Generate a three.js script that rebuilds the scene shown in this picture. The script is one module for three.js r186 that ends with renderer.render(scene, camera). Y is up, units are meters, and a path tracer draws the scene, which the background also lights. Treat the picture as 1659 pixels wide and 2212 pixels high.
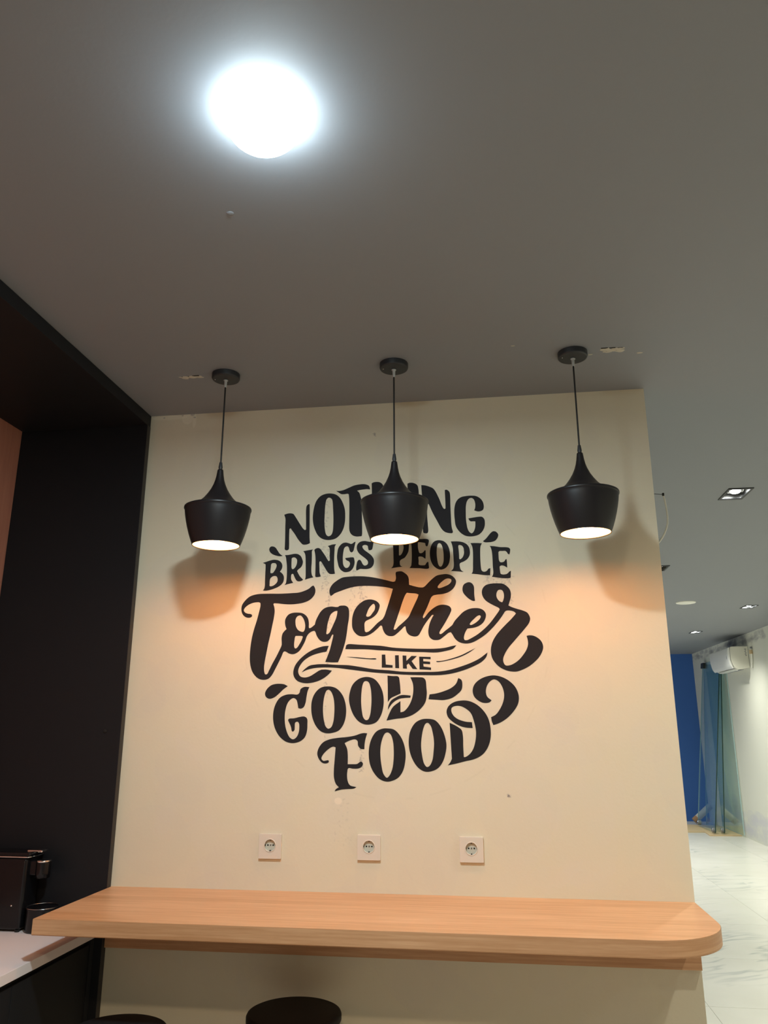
import * as THREE from 'three';
import { RoundedBoxGeometry } from 'three/addons/geometries/RoundedBoxGeometry.js';
import { mergeGeometries } from 'three/addons/utils/BufferGeometryUtils.js';
import { RectAreaLightUniformsLib } from 'three/addons/lights/RectAreaLightUniformsLib.js';

// ------------------------------------------------------------------ camera, light and exposure
const H = 2.773;                       // ceiling height; the feature wall is the plane z = 0 from x = 0 to x = 2
const scene = new THREE.Scene();
scene.background = new THREE.Color(0x000000);
const camera = new THREE.PerspectiveCamera(67.24, 1659 / 2212, 0.05, 60);
camera.rotation.order = 'YXZ';
camera.position.set(1.3779, 1.5095, 2.849);
camera.rotation.set(0.27378, 0.13649, -0.00082);
const renderer = new THREE.WebGLRenderer({ antialias: true });
renderer.toneMapping = THREE.LinearToneMapping;
renderer.toneMappingExposure = 1.0;
renderer.shadowMap.enabled = true;
renderer.shadowMap.type = THREE.PCFSoftShadowMap;
RectAreaLightUniformsLib.init();
const COOL = new THREE.Color().setRGB(0.85, 1.03, 1.10), NEUTRAL = new THREE.Color().setRGB(1.0, 0.99, 0.85), WARM = new THREE.Color().setRGB(1.0, 0.32, 0.075);
const REAR = new THREE.Color().setRGB(1.0, 0.75, 0.49), PANEL_NITS = 690, REAR_NITS = 600, PANEL_GLOW = 34;      // round ceiling lamps over the counter
const SPOT_CD = 6.4, FAR_SPOT_CD = 10.6, SPOT_GLOW = 30;           // square recessed downlights
const BULB_CD = 0.31, BULB_GLOW = 10;          // bulbs of the pendants

// ------------------------------------------------------------------ helpers
const counts = {};
function numbered(name) { const n = counts[name] = (counts[name] ?? 0) + 1; return n === 1 ? name : name + '_' + String(n - 1).padStart(3, '0'); }
function tag(o, label, category, group, kind) {
  o.userData.label = label;
  if (category) o.userData.category = category;
  if (group) o.userData.group = group;
  if (kind) o.userData.kind = kind;
  return o;
}
function thing(name, label, category, position = [0, 0, 0], turn = 0, group) {
  const o = new THREE.Group();
  o.name = numbered(name); o.position.set(...position); o.rotation.y = turn;
  scene.add(o);
  return tag(o, label, category, group);
}
function part(name, geometry, material, parent) {
  const m = new THREE.Mesh(Array.isArray(geometry) ? mergeGeometries(geometry.map((g) => (g.index ? g.toNonIndexed() : g))) : geometry, material);
  m.name = name; m.castShadow = m.receiveShadow = true;
  parent.add(m);
  return m;
}
function structure(name, geometry, material, label) {
  const m = part(name, geometry, material, scene);
  return tag(m, label, null, null, 'structure');
}
const box = (x0, x1, y0, y1, z0, z1) => new THREE.BoxGeometry(x1 - x0, y1 - y0, z1 - z0).translate((x0 + x1) / 2, (y0 + y1) / 2, (z0 + z1) / 2);
const soft = (x0, x1, y0, y1, z0, z1, r = 0.003) => new RoundedBoxGeometry(x1 - x0, y1 - y0, z1 - z0, 2, r).translate((x0 + x1) / 2, (y0 + y1) / 2, (z0 + z1) / 2);
const lathe = (profile, seg = 64) => new THREE.LatheGeometry(profile.map(([r, y]) => new THREE.Vector2(r, y)), seg);
const tube = (pts, r, n = 40) => new THREE.TubeGeometry(new THREE.CatmullRomCurve3(pts.map((p) => new THREE.Vector3(...p))), n, r, 8);
// uv in metres from position: walls use (x, y) or (z, y), floors (x, z)
function uvMetres(g, a, b, sa = 1, sb = 1, oa = 0, ob = 0) {
  const p = g.attributes.position, uv = new Float32Array(p.count * 2), get = { x: (i) => p.getX(i), y: (i) => p.getY(i), z: (i) => p.getZ(i) };
  for (let i = 0; i < p.count; i++) { uv[2 * i] = (get[a](i) - oa) / sa; uv[2 * i + 1] = (get[b](i) - ob) / sb; }
  return g.setAttribute('uv', new THREE.BufferAttribute(uv, 2));
}
let seed = 7;
const rnd = () => { seed = (seed + 0x6d2b79f5) | 0; let t = Math.imul(seed ^ (seed >>> 15), 1 | seed); t = (t + Math.imul(t ^ (t >>> 7), 61 | t)) ^ t; return ((t ^ (t >>> 14)) >>> 0) / 4294967296; };
const hash = (x, y, s) => { let h = Math.imul(x, 374761393) ^ Math.imul(y, 668265263) ^ Math.imul(s, 2147483647 - 58); h = Math.imul(h ^ (h >>> 13), 1274126177); return ((h ^ (h >>> 16)) >>> 0) / 4294967296; };
function noise(x, y, s = 1, px = 1 << 20, py = 1 << 20) {           // value noise, repeating every px, py
  const ix = Math.floor(x), iy = Math.floor(y), fx = x - ix, fy = y - iy, u = fx * fx * (3 - 2 * fx), v = fy * fy * (3 - 2 * fy), m = (a, n) => ((a % n) + n) % n;
  const a = hash(m(ix, px), m(iy, py), s), b = hash(m(ix + 1, px), m(iy, py), s), c = hash(m(ix, px), m(iy + 1, py), s), d = hash(m(ix + 1, px), m(iy + 1, py), s);
  return a + (b - a) * u + (c - a) * v + (a - b - c + d) * u * v;
}
const fbm = (x, y, s, px, py, oct = 4) => { let t = 0, a = 0.5; for (let i = 0; i < oct; i++, a /= 2) t += a * noise(x * 2 ** i, y * 2 ** i, s + i, px * 2 ** i, py * 2 ** i); return t; };
function texture(w, h, pixel, srgb = true) {                        // pixel(u, v) gives r, g, b in 0..1 (sRGB when it is a colour)
  const d = new Uint8Array(w * h * 4);
  for (let y = 0; y < h; y++) for (let x = 0; x < w; x++) {
    const c = pixel((x + 0.5) / w, (y + 0.5) / h), o = (y * w + x) * 4;
    for (let k = 0; k < 3; k++) d[o + k] = Math.max(0, Math.min(255, Math.round((Array.isArray(c) ? c[k] : c) * 255)));
    d[o + 3] = 255;
  }
  const t = new THREE.DataTexture(d, w, h);
  t.wrapS = t.wrapT = THREE.RepeatWrapping; t.magFilter = THREE.LinearFilter; t.minFilter = THREE.LinearMipmapLinearFilter; t.generateMipmaps = true;
  if (srgb) t.colorSpace = THREE.SRGBColorSpace;
  t.needsUpdate = true;
  return t;
}
const std = (o) => new THREE.MeshStandardMaterial(o);
const phys = (o) => new THREE.MeshPhysicalMaterial(o);

// ------------------------------------------------------------------ materials
const roller = texture(512, 512, (u, v) => 0.5 + 0.35 * (fbm(u * 64, v * 64, 3, 64, 64, 3) - 0.45) + 0.25 * (fbm(u * 8, v * 8, 9, 8, 8, 3) - 0.45), false);
const CREAM = [0.875, 0.836, 0.734];
function creamWall() {                                              // the feature wall: cream paint with scuffs left by the lettering film
  const w = 1024, h = 1420, c = document.createElement('canvas'); c.width = w; c.height = h;
  const g = c.getContext('2d'), X = (m) => (m / 2) * w, Y = (m) => (1 - m / H) * h;
  g.fillStyle = `rgb(${CREAM.map((k) => Math.round(k * 255)).join()})`; g.fillRect(0, 0, w, h);
  for (let i = 0; i < 260; i++) { g.fillStyle = i % 2 ? 'rgba(255,250,235,0.011)' : 'rgba(120,100,70,0.010)'; g.beginPath(); g.ellipse(rnd() * w, rnd() * h, 15 + rnd() * 80, 10 + rnd() * 60, rnd() * 3, 0, 7); g.fill(); }
  g.lineWidth = 3; g.strokeStyle = 'rgba(110,95,75,0.03)';           // faint rim of the removed application film
  for (let k = 0; k < 26; k++) { const a = k / 26 * 6.283, s = 0.05 + rnd() * 0.12; g.beginPath(); g.ellipse(X(1.02), Y(1.86), X(0.565) + rnd() * 4, h * 0.59 / H, 0, a, a + s); g.stroke(); }
  const rub = (x, y0, y1, sx, n, dark) => { for (let i = 0; i < n; i++) { g.fillStyle = `rgba(80,70,75,${dark * (0.3 + rnd())})`; g.save(); g.translate(X(x + (rnd() - 0.5) * sx), Y(y0 + (y1 - y0) * rnd())); g.rotate(rnd() * 3); g.fillRect(0, 0, 1 + rnd() * 5, 1 + rnd() * 1.6); g.restore(); } };
  rub(0.752, 2.40, 2.20, 0.025, 60, 0.16); rub(0.762, 2.19, 2.02, 0.03, 90, 0.17); rub(0.778, 2.02, 1.84, 0.02, 60, 0.16); rub(0.772, 1.8, 1.62, 0.012, 40, 0.14);
  rub(0.868, 2.19, 1.93, 0.02, 60, 0.14); rub(0.905, 2.06, 1.93, 0.028, 90, 0.17); rub(0.905, 1.45, 1.36, 0.008, 34, 0.18); rub(0.77, 1.6, 1.45, 0.006, 12, 0.14);
  rub(1.415, 2.06, 2.02, 0.10, 150, 0.11); rub(1.455, 2.0, 1.95, 0.02, 30, 0.13); rub(1.30, 2.20, 2.16, 0.05, 26, 0.12); rub(0.95, 2.65, 2.64, 0.01, 8, 0.2); rub(1.421, 1.29, 1.285, 0.006, 9, 0.3); rub(0.845, 1.27, 1.12, 0.07, 40, 0.05);
  g.fillStyle = 'rgba(255,240,215,0.35)'; g.beginPath(); g.ellipse(X(0.822), Y(1.262), 7, 6, 0, 0, 7); g.fill();
  for (const [x, y, a, b] of [[0.08, 2.762, 40, 5], [0.16, 2.755, 12, 14], [0.19, 2.745, 4, 18]]) { g.fillStyle = 'rgba(255,248,230,0.28)'; g.beginPath(); g.ellipse(X(x), Y(y), a, b, 0, 0, 7); g.fill(); }
  const t = new THREE.CanvasTexture(c); t.colorSpace = THREE.SRGBColorSpace; t.magFilter = THREE.LinearFilter; return t;
}
const M = {
  cream: std({ map: creamWall(), roughness: 0.72, bumpMap: (() => { const t = roller.clone(); t.repeat.set(4, 5.6); t.needsUpdate = true; return t; })(), bumpScale: 0.0006 }),
  partition: std({ color: new THREE.Color().setRGB(0.72, 0.68, 0.53), roughness: 0.8 }),
  ceiling: std({ color: new THREE.Color().setRGB(0.238, 0.252, 0.275), roughness: 0.62, bumpMap: roller, bumpScale: 0.0005 }),
  white: std({ color: new THREE.Color().setRGB(0.80, 0.80, 0.75), roughness: 0.7 }),
  back: std({ color: new THREE.Color().setRGB(0.45, 0.43, 0.38), roughness: 0.9 }),
  blue: std({ color: new THREE.Color().setRGB(0.040, 0.145, 0.50), roughness: 0.6 }),
  black: phys({ color: new THREE.Color().setRGB(0.0105, 0.0105, 0.0122), roughness: 0.55, specularIntensity: 0.5 }),
  blackDeep: std({ color: new THREE.Color().setRGB(0.006, 0.006, 0.007), roughness: 0.8 }),
  vinyl: phys({ color: new THREE.Color().setRGB(0.018, 0.0165, 0.0185), roughness: 0.75, specularIntensity: 0.45 }),
  shade: phys({ color: new THREE.Color().setRGB(0.0125, 0.0105, 0.0115), roughness: 0.40, specularIntensity: 0.7 }),
  shadeInside: std({ color: new THREE.Color().setRGB(0.86, 0.80, 0.66), roughness: 0.6 }),
  canopy: std({ color: new THREE.Color().setRGB(0.020, 0.022, 0.026), roughness: 0.5 }),
  ferrule: std({ color: new THREE.Color().setRGB(0.45, 0.46, 0.44), roughness: 0.35 }),
  cord: std({ color: new THREE.Color().setRGB(0.008, 0.008, 0.008), roughness: 0.6 }),
  plastic: std({ color: new THREE.Color().setRGB(0.74, 0.66, 0.555), roughness: 0.35 }),
  socketInside: std({ color: new THREE.Color().setRGB(0.62, 0.60, 0.50), roughness: 0.45 }),
  hole: std({ color: new THREE.Color().setRGB(0.01, 0.008, 0.006), roughness: 0.9 }),
  steel: std({ color: new THREE.Color().setRGB(0.55, 0.55, 0.54), roughness: 0.25, metalness: 1 }),
  chrome: std({ color: new THREE.Color().setRGB(0.85, 0.83, 0.80), roughness: 0.12, metalness: 1 }),
  gloss: phys({ color: new THREE.Color().setRGB(0.006, 0.006, 0.007), roughness: 0.22, specularIntensity: 0.7 }),
  seat: phys({ color: new THREE.Color().setRGB(0.010, 0.009, 0.010), roughness: 0.6, specularIntensity: 0.5 }),
  ac: phys({ color: new THREE.Color().setRGB(0.80, 0.81, 0.80), roughness: 0.22 }),
  acSide: std({ color: new THREE.Color().setRGB(0.78, 0.77, 0.69), roughness: 0.4 }),
  grey: std({ color: new THREE.Color().setRGB(0.238, 0.252, 0.275), roughness: 0.6 }),
  plaster: std({ color: new THREE.Color().setRGB(0.52, 0.49, 0.41), roughness: 0.95 }),
  tan: std({ color: new THREE.Color().setRGB(0.62, 0.47, 0.28), roughness: 0.85 }),
  glass: phys({ color: new THREE.Color().setRGB(0.92, 0.98, 0.972), transmission: 1, roughness: 0.02, ior: 1.5, thickness: 0 }),
  glassPale: phys({ color: new THREE.Color().setRGB(0.965, 0.992, 0.958), transmission: 1, roughness: 0.02, ior: 1.5, thickness: 0 }),
  glassEdge: std({ color: new THREE.Color().setRGB(0.012, 0.05, 0.035), roughness: 0.3 }),
  glassRim: std({ color: new THREE.Color().setRGB(0.42, 0.60, 0.62), roughness: 0.2 }),
  edging: std({ color: new THREE.Color().setRGB(0.026, 0.021, 0.019), roughness: 0.5 }),
  concrete: std({ color: new THREE.Color().setRGB(0.55, 0.55, 0.53), roughness: 0.9 }),
};
M.shadeInside.side = THREE.DoubleSide;
{ // oak-look laminate: staves along x, fine grain; uv in metres
  const stave = [];
  for (let i = 0; i < 40; i++) stave.push([rnd(), rnd(), 0.4 + rnd() * 0.5]);
  const pix = (u0, v) => {
    const u = u0 * 2.4;
    const row = Math.floor(v * 22), cell = stave[row % 40];
    const grain = fbm(u * 7 + cell[0] * 9, v * 200, 21, 4096, 4096, 4) - 0.46, fine = noise(u * 50, v * 700, 31) - 0.5, slow = noise(u * 3 + cell[0] * 7, row * 3.7, 41) - 0.5;
    const tone = (cell[1] - 0.5) * 0.05 + slow * 0.045 + grain * 0.14 + fine * 0.02;
    return [0.828 + tone, 0.628 + tone * 1.15, 0.456 + tone * 1.2];
  };
  const t = texture(2048, 1024, pix);
  M.wood = std({ map: t, roughness: 0.38 });
  M.woodEdge = std({ map: t, roughness: 0.5, color: new THREE.Color().setRGB(0.84, 0.83, 0.82) });
  const p = texture(256, 512, (u, v) => { const k = fbm(u * 40, v * 6, 51, 40, 6, 4) - 0.46; return [0.70 + k * 0.1, 0.46 + k * 0.09, 0.37 + k * 0.07]; });
  M.nicheWood = std({ map: p, roughness: 0.6 });
}
{ // marble-look tiles: pale with grey streaks; uv in metres over 4 m
  const streak = (u, v, s) => { const w = fbm(u * 5, v * 5, s, 5, 5, 3), n = fbm(u * 13 + w * 1.6 + v * 9, v * 36 + w * 3 + u * 16, s + 7, 4096, 4096, 3); return Math.max(0, 1 - Math.abs(n - 0.47) * 9) ** 2 * Math.max(0, fbm(u * 6, v * 6, s + 20, 6, 6, 3) - 0.40) * 2.6; };
  const t = texture(1024, 1024, (u, v) => { const k = streak(u, v, 61), b = fbm(u * 8, v * 8, 71, 8, 8, 4) - 0.46; return [0.895 - k * 0.19 + b * 0.07, 0.892 - k * 0.165 + b * 0.07, 0.862 - k * 0.14 + b * 0.08]; });
  M.tile = phys({ map: t, roughness: 0.22, specularIntensity: 0.8 });
  const f = texture(512, 512, (u, v) => { const b = fbm(u * 12, v * 12, 81, 12, 12, 5) - 0.46; return [0.68 + b * 0.12, 0.66 + b * 0.12, 0.62 + b * 0.11]; });
  M.nookTile = phys({ map: f, roughness: 0.4 });
  M.grout = std({ color: new THREE.Color().setRGB(0.42, 0.42, 0.38), roughness: 0.9 });
}
{ // right wall of the far room: white with grey filler patches under the ceiling and above the floor
  const c = document.createElement('canvas'); c.width = 2048; c.height = 512;
  const g = c.getContext('2d'), X = (z) => (z + 12) / 17.5 * 2048, Y = (y) => (1 - y / H) * 512;
  g.fillStyle = '#e2e3da'; g.fillRect(0, 0, 2048, 512);
  const blob = (z, y, a, b, col) => { g.fillStyle = col; for (let i = 0; i < 14; i++) { g.beginPath(); g.ellipse(X(z + (rnd() - 0.5) * a), Y(y + (rnd() - 0.5) * b), 117 * a * (0.08 + rnd() * 0.2), 185 * b * (0.12 + rnd() * 0.3), 0, 0, 7); g.fill(); } };
  for (let z = -11.4; z < -8; z += 0.42) blob(z, 2.70, 0.5, 0.10, 'rgba(120,120,125,0.12)');
  blob(-9.3, 2.70, 0.6, 0.14, 'rgba(95,95,105,0.2)');
  for (let z = -10; z < -6.5; z += 0.5) blob(z, 0.2, 0.8, 0.26, 'rgba(205,207,216,0.25)');
  blob(-10.3, 0.25, 0.8, 0.4, 'rgba(190,195,200,0.25)');
  const t = new THREE.CanvasTexture(c); t.colorSpace = THREE.SRGBColorSpace; t.magFilter = THREE.LinearFilter;
  M.patched = std({ map: t, roughness: 0.75 });
}
M.glowPanel = std({ color: 0xffffff, emissive: COOL, emissiveIntensity: PANEL_GLOW });
M.glowSpot = std({ color: 0xffffff, emissive: new THREE.Color().setRGB(0.95, 1, 1), emissiveIntensity: SPOT_GLOW });
M.glowBulb = std({ color: 0xffffff, emissive: new THREE.Color().setRGB(1, 0.72, 0.42), emissiveIntensity: BULB_GLOW });

// ------------------------------------------------------------------ the setting
const ROOM = { x0: -0.6, x1: 4.9, z0: -11.58, z1: 5.2 };
const SPOTS = [];
for (const z of [-5.91, -8.22, -10.5]) SPOTS.push([1.375, z]);
SPOTS.push([2.767, -10.5]);
for (const z of [2.7, 0.6, -1.505, -3.61, -5.91, -8.22]) for (const x of [2.767, 4.16]) SPOTS.push([x, z]);
{
  const s = new THREE.Shape().moveTo(ROOM.x0 - 0.2, -ROOM.z1 - 0.2).lineTo(ROOM.x1 + 0.2, -ROOM.z1 - 0.2).lineTo(ROOM.x1 + 0.2, -ROOM.z0 + 0.2).lineTo(ROOM.x0 - 0.2, -ROOM.z0 + 0.2);
  for (const [x, z] of SPOTS) s.holes.push(new THREE.Path().moveTo(x - 0.055, -z - 0.095).lineTo(x - 0.055, -z + 0.095).lineTo(x + 0.055, -z + 0.095).lineTo(x + 0.055, -z - 0.095));
  const g = new THREE.ExtrudeGeometry(s, { depth: 0.15, bevelEnabled: false }).rotateX(-Math.PI / 2).translate(0, H, 0);
  const ceiling = structure('ceiling', uvMetres(g, 'x', 'z', 0.5, 0.5), M.ceiling, 'grey painted ceiling with recessed downlights');
  const chip = (x, z, w, d, n, name, label) => {                       // knocked-off paint: low crumbs of plaster round a dark slit
    const crumbs = [];
    for (let i = 0; i < n; i++) { const r = 0.35 + rnd() * 0.65; crumbs.push(new THREE.IcosahedronGeometry(0.008 * r, 1).scale(1.5 + rnd(), 0.28, 0.8 + rnd() * 0.5).rotateY((rnd() - 0.5) * 0.8).translate(x + (rnd() - 0.5) * w, H, z + (rnd() - 0.5) * d)); }
    tag(part(name, crumbs, M.plaster, ceiling), label);
    const slit = [];
    for (let i = 0; i < 3; i++) slit.push(box(-0.010 * (0.6 + rnd()), 0.010, -0.0008, 0.0002, -0.0028, 0.0028).translate(x + (i - 1) * w * 0.34, H, z + d * 0.62 + (rnd() - 0.5) * 0.006));
    part('crack', slit, M.hole, ceiling);
  };
  chip(1.832, 0.343, 0.075, 0.024, 26, 'plaster_chip', 'chipped plaster beside the right pendant');
  chip(0.305, 0.337, 0.075, 0.014, 18, 'plaster_chip', 'chipped plaster beside the left pendant');
  part('plaster_chip', [[1.932, 0.308, 1], [1.491, 0.42, 0.7], [1.762, 0.318, 0.8], [0.39, 0.32, 0.7]].map(([x, z, k]) => new THREE.IcosahedronGeometry(0.006 * k, 1).scale(1.8, 0.25, 0.8).translate(x, H, z)), M.plaster, ceiling);
  part('paint_blister', new THREE.SphereGeometry(0.009, 20, 10).scale(1.1, 0.35, 0.9).translate(0.761, H, 1.235), M.ceiling, ceiling);
  const wall = structure('wall_feature', uvMetres(box(0, 2, 0, H, -0.04, 0), 'x', 'y', 2, H), M.cream, 'cream painted wall carrying the black lettering');
  part('plaster_chip', [[0.137, 2.768, 0.5], [0.181, 2.770, 1], [0.19, 2.757, 0.6], [0.057, 2.762, 0.5]].map(([x, y, k]) => new THREE.IcosahedronGeometry(0.006 * k, 1).scale(1.6, 1, 0.3).translate(x, y, 0)), M.plaster, wall);
  structure('wall_partition', [box(ROOM.x0, 2, 0, H, -0.15, -0.0405), box(ROOM.x0, -0.001, 0, H, -0.04, 0)], M.partition, 'plastered core of the partition behind the cream wall');
  structure('wall_right', uvMetres(box(ROOM.x1, ROOM.x1 + 0.15, 0, H, ROOM.z0 - 0.15, ROOM.z1), 'z', 'y', 17.5, H, -12), M.patched, 'long white side wall with grey filler patches');
  structure('wall_far', box(ROOM.x0, ROOM.x1, 0, H, ROOM.z0 - 0.15, ROOM.z0), M.blue, 'deep blue end wall of the far room');
  structure('wall_left', box(ROOM.x0 - 0.15, ROOM.x0, 0, H, ROOM.z0 - 0.15, ROOM.z1 + 0.15), M.back, 'plain side wall behind the coffee nook');
  structure('wall_back', box(ROOM.x0, ROOM.x1 + 0.15, 0, H, ROOM.z1, ROOM.z1 + 0.15), M.back, 'plain wall behind the viewer');
  const floor = structure('floor', box(ROOM.x0 - 0.15, ROOM.x1 + 0.15, -0.12, -0.004, ROOM.z0 - 0.15, ROOM.z1 + 0.15), M.grout, 'floor of large pale marble tiles');
  const kinds = [];
  for (let k = 0; k < 4; k++) kinds.push(new RoundedBoxGeometry(0.997, 0.012, 0.997, 1, 0.0012));
  for (let i = -1; i < 5; i++) for (let j = -12; j < 6; j++) {
    const x0 = Math.max(ROOM.x0, 0.52 + i - 0.001), x1 = Math.min(ROOM.x1, 0.52 + i + 0.999 - 0.002), z0 = Math.max(ROOM.z0, j - 0.28 + 0.0015), z1 = Math.min(ROOM.z1, j + 0.72 - 0.0015);
    if (x1 - x0 < 0.05 || z1 - z0 < 0.05) continue;
    const g = uvMetres(box(x0, x1, -0.012, 0, z0, z1), 'x', 'z', 3.7, 3.7, (i * 37 % 11) * 0.13, (j * 53 % 13) * 0.17);
    part('tile', g, j >= 0 ? M.nookTile : M.tile, floor);
  }
}

// ------------------------------------------------------------------ lamps
function panelLamp(x, z, label, colour, nits) {
  const t = thing('ceiling_lamp', label, 'ceiling lamp', [x, H, z]);
  part('base_ring', lathe([[0.05, 0], [0.056, 0], [0.056, -0.003], [0.054, -0.006], [0.05, -0.006]]), M.plastic, t);
  const dome = []; for (let k = 0; k <= 24; k++) { const a = (k / 24) * Math.PI / 2; dome.push([0.083 * Math.cos(a), -0.015 - 0.070 * Math.sin(a)]); }
  part('diffuser', lathe([[0.078, -0.0005], [0.0815, -0.006], ...dome]), M.glowPanel, t);
  const l = new THREE.RectAreaLight(colour, nits, 0.12, 0.12); l.name = 'lamp_light';
  l.position.set(0, -0.0865, 0); l.rotation.x = -Math.PI / 2;
  t.add(l);
  return t;
}
panelLamp(0.9405, 1.545, 'glaring round white ceiling lamp in front of the three pendants', COOL, PANEL_NITS);
panelLamp(1.15, 3.15, 'round white ceiling lamp behind the viewpoint, above the seating side', REAR, REAR_NITS);

function downlight(candela, lit) {
  const t = new THREE.Group();
  const frame = new THREE.Shape().moveTo(-0.066, -0.108).lineTo(0.066, -0.108).lineTo(0.066, 0.108).lineTo(-0.066, 0.108);
  frame.holes.push(new THREE.Path().moveTo(-0.053, -0.093).lineTo(-0.053, 0.093).lineTo(0.053, 0.093).lineTo(0.053, -0.093));
  part('frame', new THREE.ExtrudeGeometry(frame, { depth: 0.005, bevelEnabled: false }).rotateX(Math.PI / 2), M.canopy, t);
  part('housing', [box(-0.055, -0.053, 0, 0.07, -0.095, 0.095), box(0.053, 0.055, 0, 0.07, -0.095, 0.095), box(-0.055, 0.055, 0, 0.07, -0.095, -0.093), box(-0.055, 0.055, 0, 0.07, 0.093, 0.095), box(-0.055, 0.055, 0.07, 0.072, -0.095, 0.095)], M.steel, t);
  part('lamp_body', lathe([[0.044, 0.069], [0.046, 0.03], [0.044, 0.012], [0.034, 0.014], [0.028, 0.018]]), M.chrome, t);
  part('lamp_face', lathe([[0.028, 0.016], [0.027, 0.010], [0.021, 0.005], [0.011, 0.002], [0, 0.001]], 32), lit ? M.glowSpot : M.steel, t);
  if (!lit) return t;
  const l = new THREE.SpotLight(NEUTRAL, candela, 0, 1.15, 0.85); l.name = 'lamp_light';
  l.position.set(0, -0.004, 0); l.target.position.set(0, -1, 0); l.shadow.radius = 1.6; l.castShadow = true;
  t.add(l, l.target);
  return t;
}
const spotLabel = (x, z) => (x < 3 && z === -1.505 ? 'nearest lit square downlight, upper right beyond the cream wall' : x < 3 && z === -3.61 ? 'dark square downlight half hidden by the right edge of the cream wall'
  : x > 3 && z === -5.91 ? 'small lit square downlight between the round ceiling cover and the right wall' : x > 3 && z === -8.22 ? 'farthest lit square downlight, in front of the white air conditioner' : null);
for (const [x, z] of SPOTS) {
  const t = downlight(z > 0 ? SPOT_CD : FAR_SPOT_CD, !(x === 2.767 && z === -3.61)); t.name = numbered('recessed_downlight'); t.position.set(x, H, z);
  const own = spotLabel(x, z);
  tag(t, own ?? 'square recessed downlight outside the picture or hidden by the cream wall', 'downlight', own ? 'square recessed downlights' : 'square recessed downlights out of view');
  scene.add(t);
}
{
  const t = thing('ceiling_cover', 'flat round off-white cover on the far ceiling', 'ceiling cover', [3.41, H, -5.5]);
  part('disc', lathe([[0, -0.012], [0.082, -0.012], [0.088, -0.009], [0.096, -0.009], [0.1, -0.004], [0.1, 0]], 48), M.white, t);
}

// pendants: canopy, ferrule, cord, grip, spun shade with a white inside, lampholder and bulb
const shadeY = 2.123;                                                // height of the open rim
function pendant() {
  const t = new THREE.Group(), d = shadeY - H;                        // origin on the ceiling
  part('canopy', lathe([[0, -0.022], [0.044, -0.022], [0.049, -0.020], [0.051, -0.016], [0.051, 0]], 56), M.canopy, t);
  part('screw', new THREE.SphereGeometry(0.0022, 10, 8).translate(-0.037, -0.0225, 0.012), M.steel, t);
  part('ferrule', lathe([[0, -0.052], [0.0045, -0.052], [0.0052, -0.034], [0.0055, -0.027], [0.0085, -0.025], [0.0085, -0.022], [0, -0.022]], 24), M.ferrule, t);
  part('cord', new THREE.CylinderGeometry(0.0029, 0.0029, 0.30, 12).translate(0, -0.195, 0), M.cord, t);
  part('cord_grip', lathe([[0.0032, d + 0.307], [0.005, d + 0.305], [0.0072, d + 0.288], [0.0074, d + 0.285], [0.0064, d + 0.283], [0.0066, d + 0.276], [0.004, d + 0.274]], 24), M.canopy, t);
  const out = [[0.0, 0.277], [0.0098, 0.277], [0.0105, 0.273], [0.0128, 0.255], [0.0162, 0.238], [0.0212, 0.222], [0.0295, 0.203], [0.0405, 0.185], [0.053, 0.168], [0.067, 0.154], [0.082, 0.144], [0.098, 0.1375], [0.108, 0.1358], [0.1138, 0.1352], [0.1160, 0.1340], [0.1168, 0.1320], [0.1168, 0.1280], [0.1158, 0.1262], [0.1142, 0.1252], [0.1136, 0.118], [0.1118, 0.104], [0.1080, 0.084], [0.1028, 0.062], [0.0960, 0.038], [0.0885, 0.016], [0.0822, 0.0]];
  const shade = part('shade', lathe(out.map(([r, y]) => [r, y + d]), 96), M.shade, t);
  part('rim_bead', new THREE.TorusGeometry(0.0813, 0.0016, 10, 96).rotateX(Math.PI / 2).translate(0, d, 0), M.shade, shade);
  part('lining', lathe([[0.0806, 0.0005], [0.0865, 0.0165], [0.094, 0.0385], [0.1008, 0.0625], [0.106, 0.0845], [0.1095, 0.104], [0.112, 0.122], [0.108, 0.130], [0.09, 0.1365], [0.07, 0.148], [0.05, 0.166], [0.03, 0.197], [0.018, 0.225]].map(([r, y]) => [r, y + d]), 96), M.shadeInside, shade);
  part('lampholder', lathe([[0, 0.21], [0.016, 0.21], [0.02, 0.2], [0.02, 0.125], [0.016, 0.12], [0, 0.12]].map(([r, y]) => [r, y + d]), 32), M.canopy, t);
  part('bulb', lathe([[0, 0.002], [0.012, 0.004], [0.0225, 0.012], [0.029, 0.026], [0.0295, 0.036], [0.027, 0.052], [0.02, 0.075], [0.0145, 0.098], [0.0135, 0.122]].map(([r, y]) => [r, y + d]), 40), M.glowBulb, t);
  const l = new THREE.PointLight(WARM, BULB_CD); l.name = 'bulb_light'; l.position.set(0, d + 0.03, 0); l.shadow.radius = 1.3; l.castShadow = true;
  t.add(l);
  return t;
}
[[0.4425, 'leftmost of the three black pendants, beside the dark coffee nook'], [1.0695, 'middle black pendant hanging in front of the top line of lettering'], [1.6985, 'rightmost of the three black pendants, near the wall end']].forEach(([x, label]) => {
  const t = pendant(); t.name = numbered('pendant_lamp'); t.position.set(x, H, 0.34);
  tag(t, label, 'pendant lamp', 'black pendants over the wooden counter'); scene.add(t);
});

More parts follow.
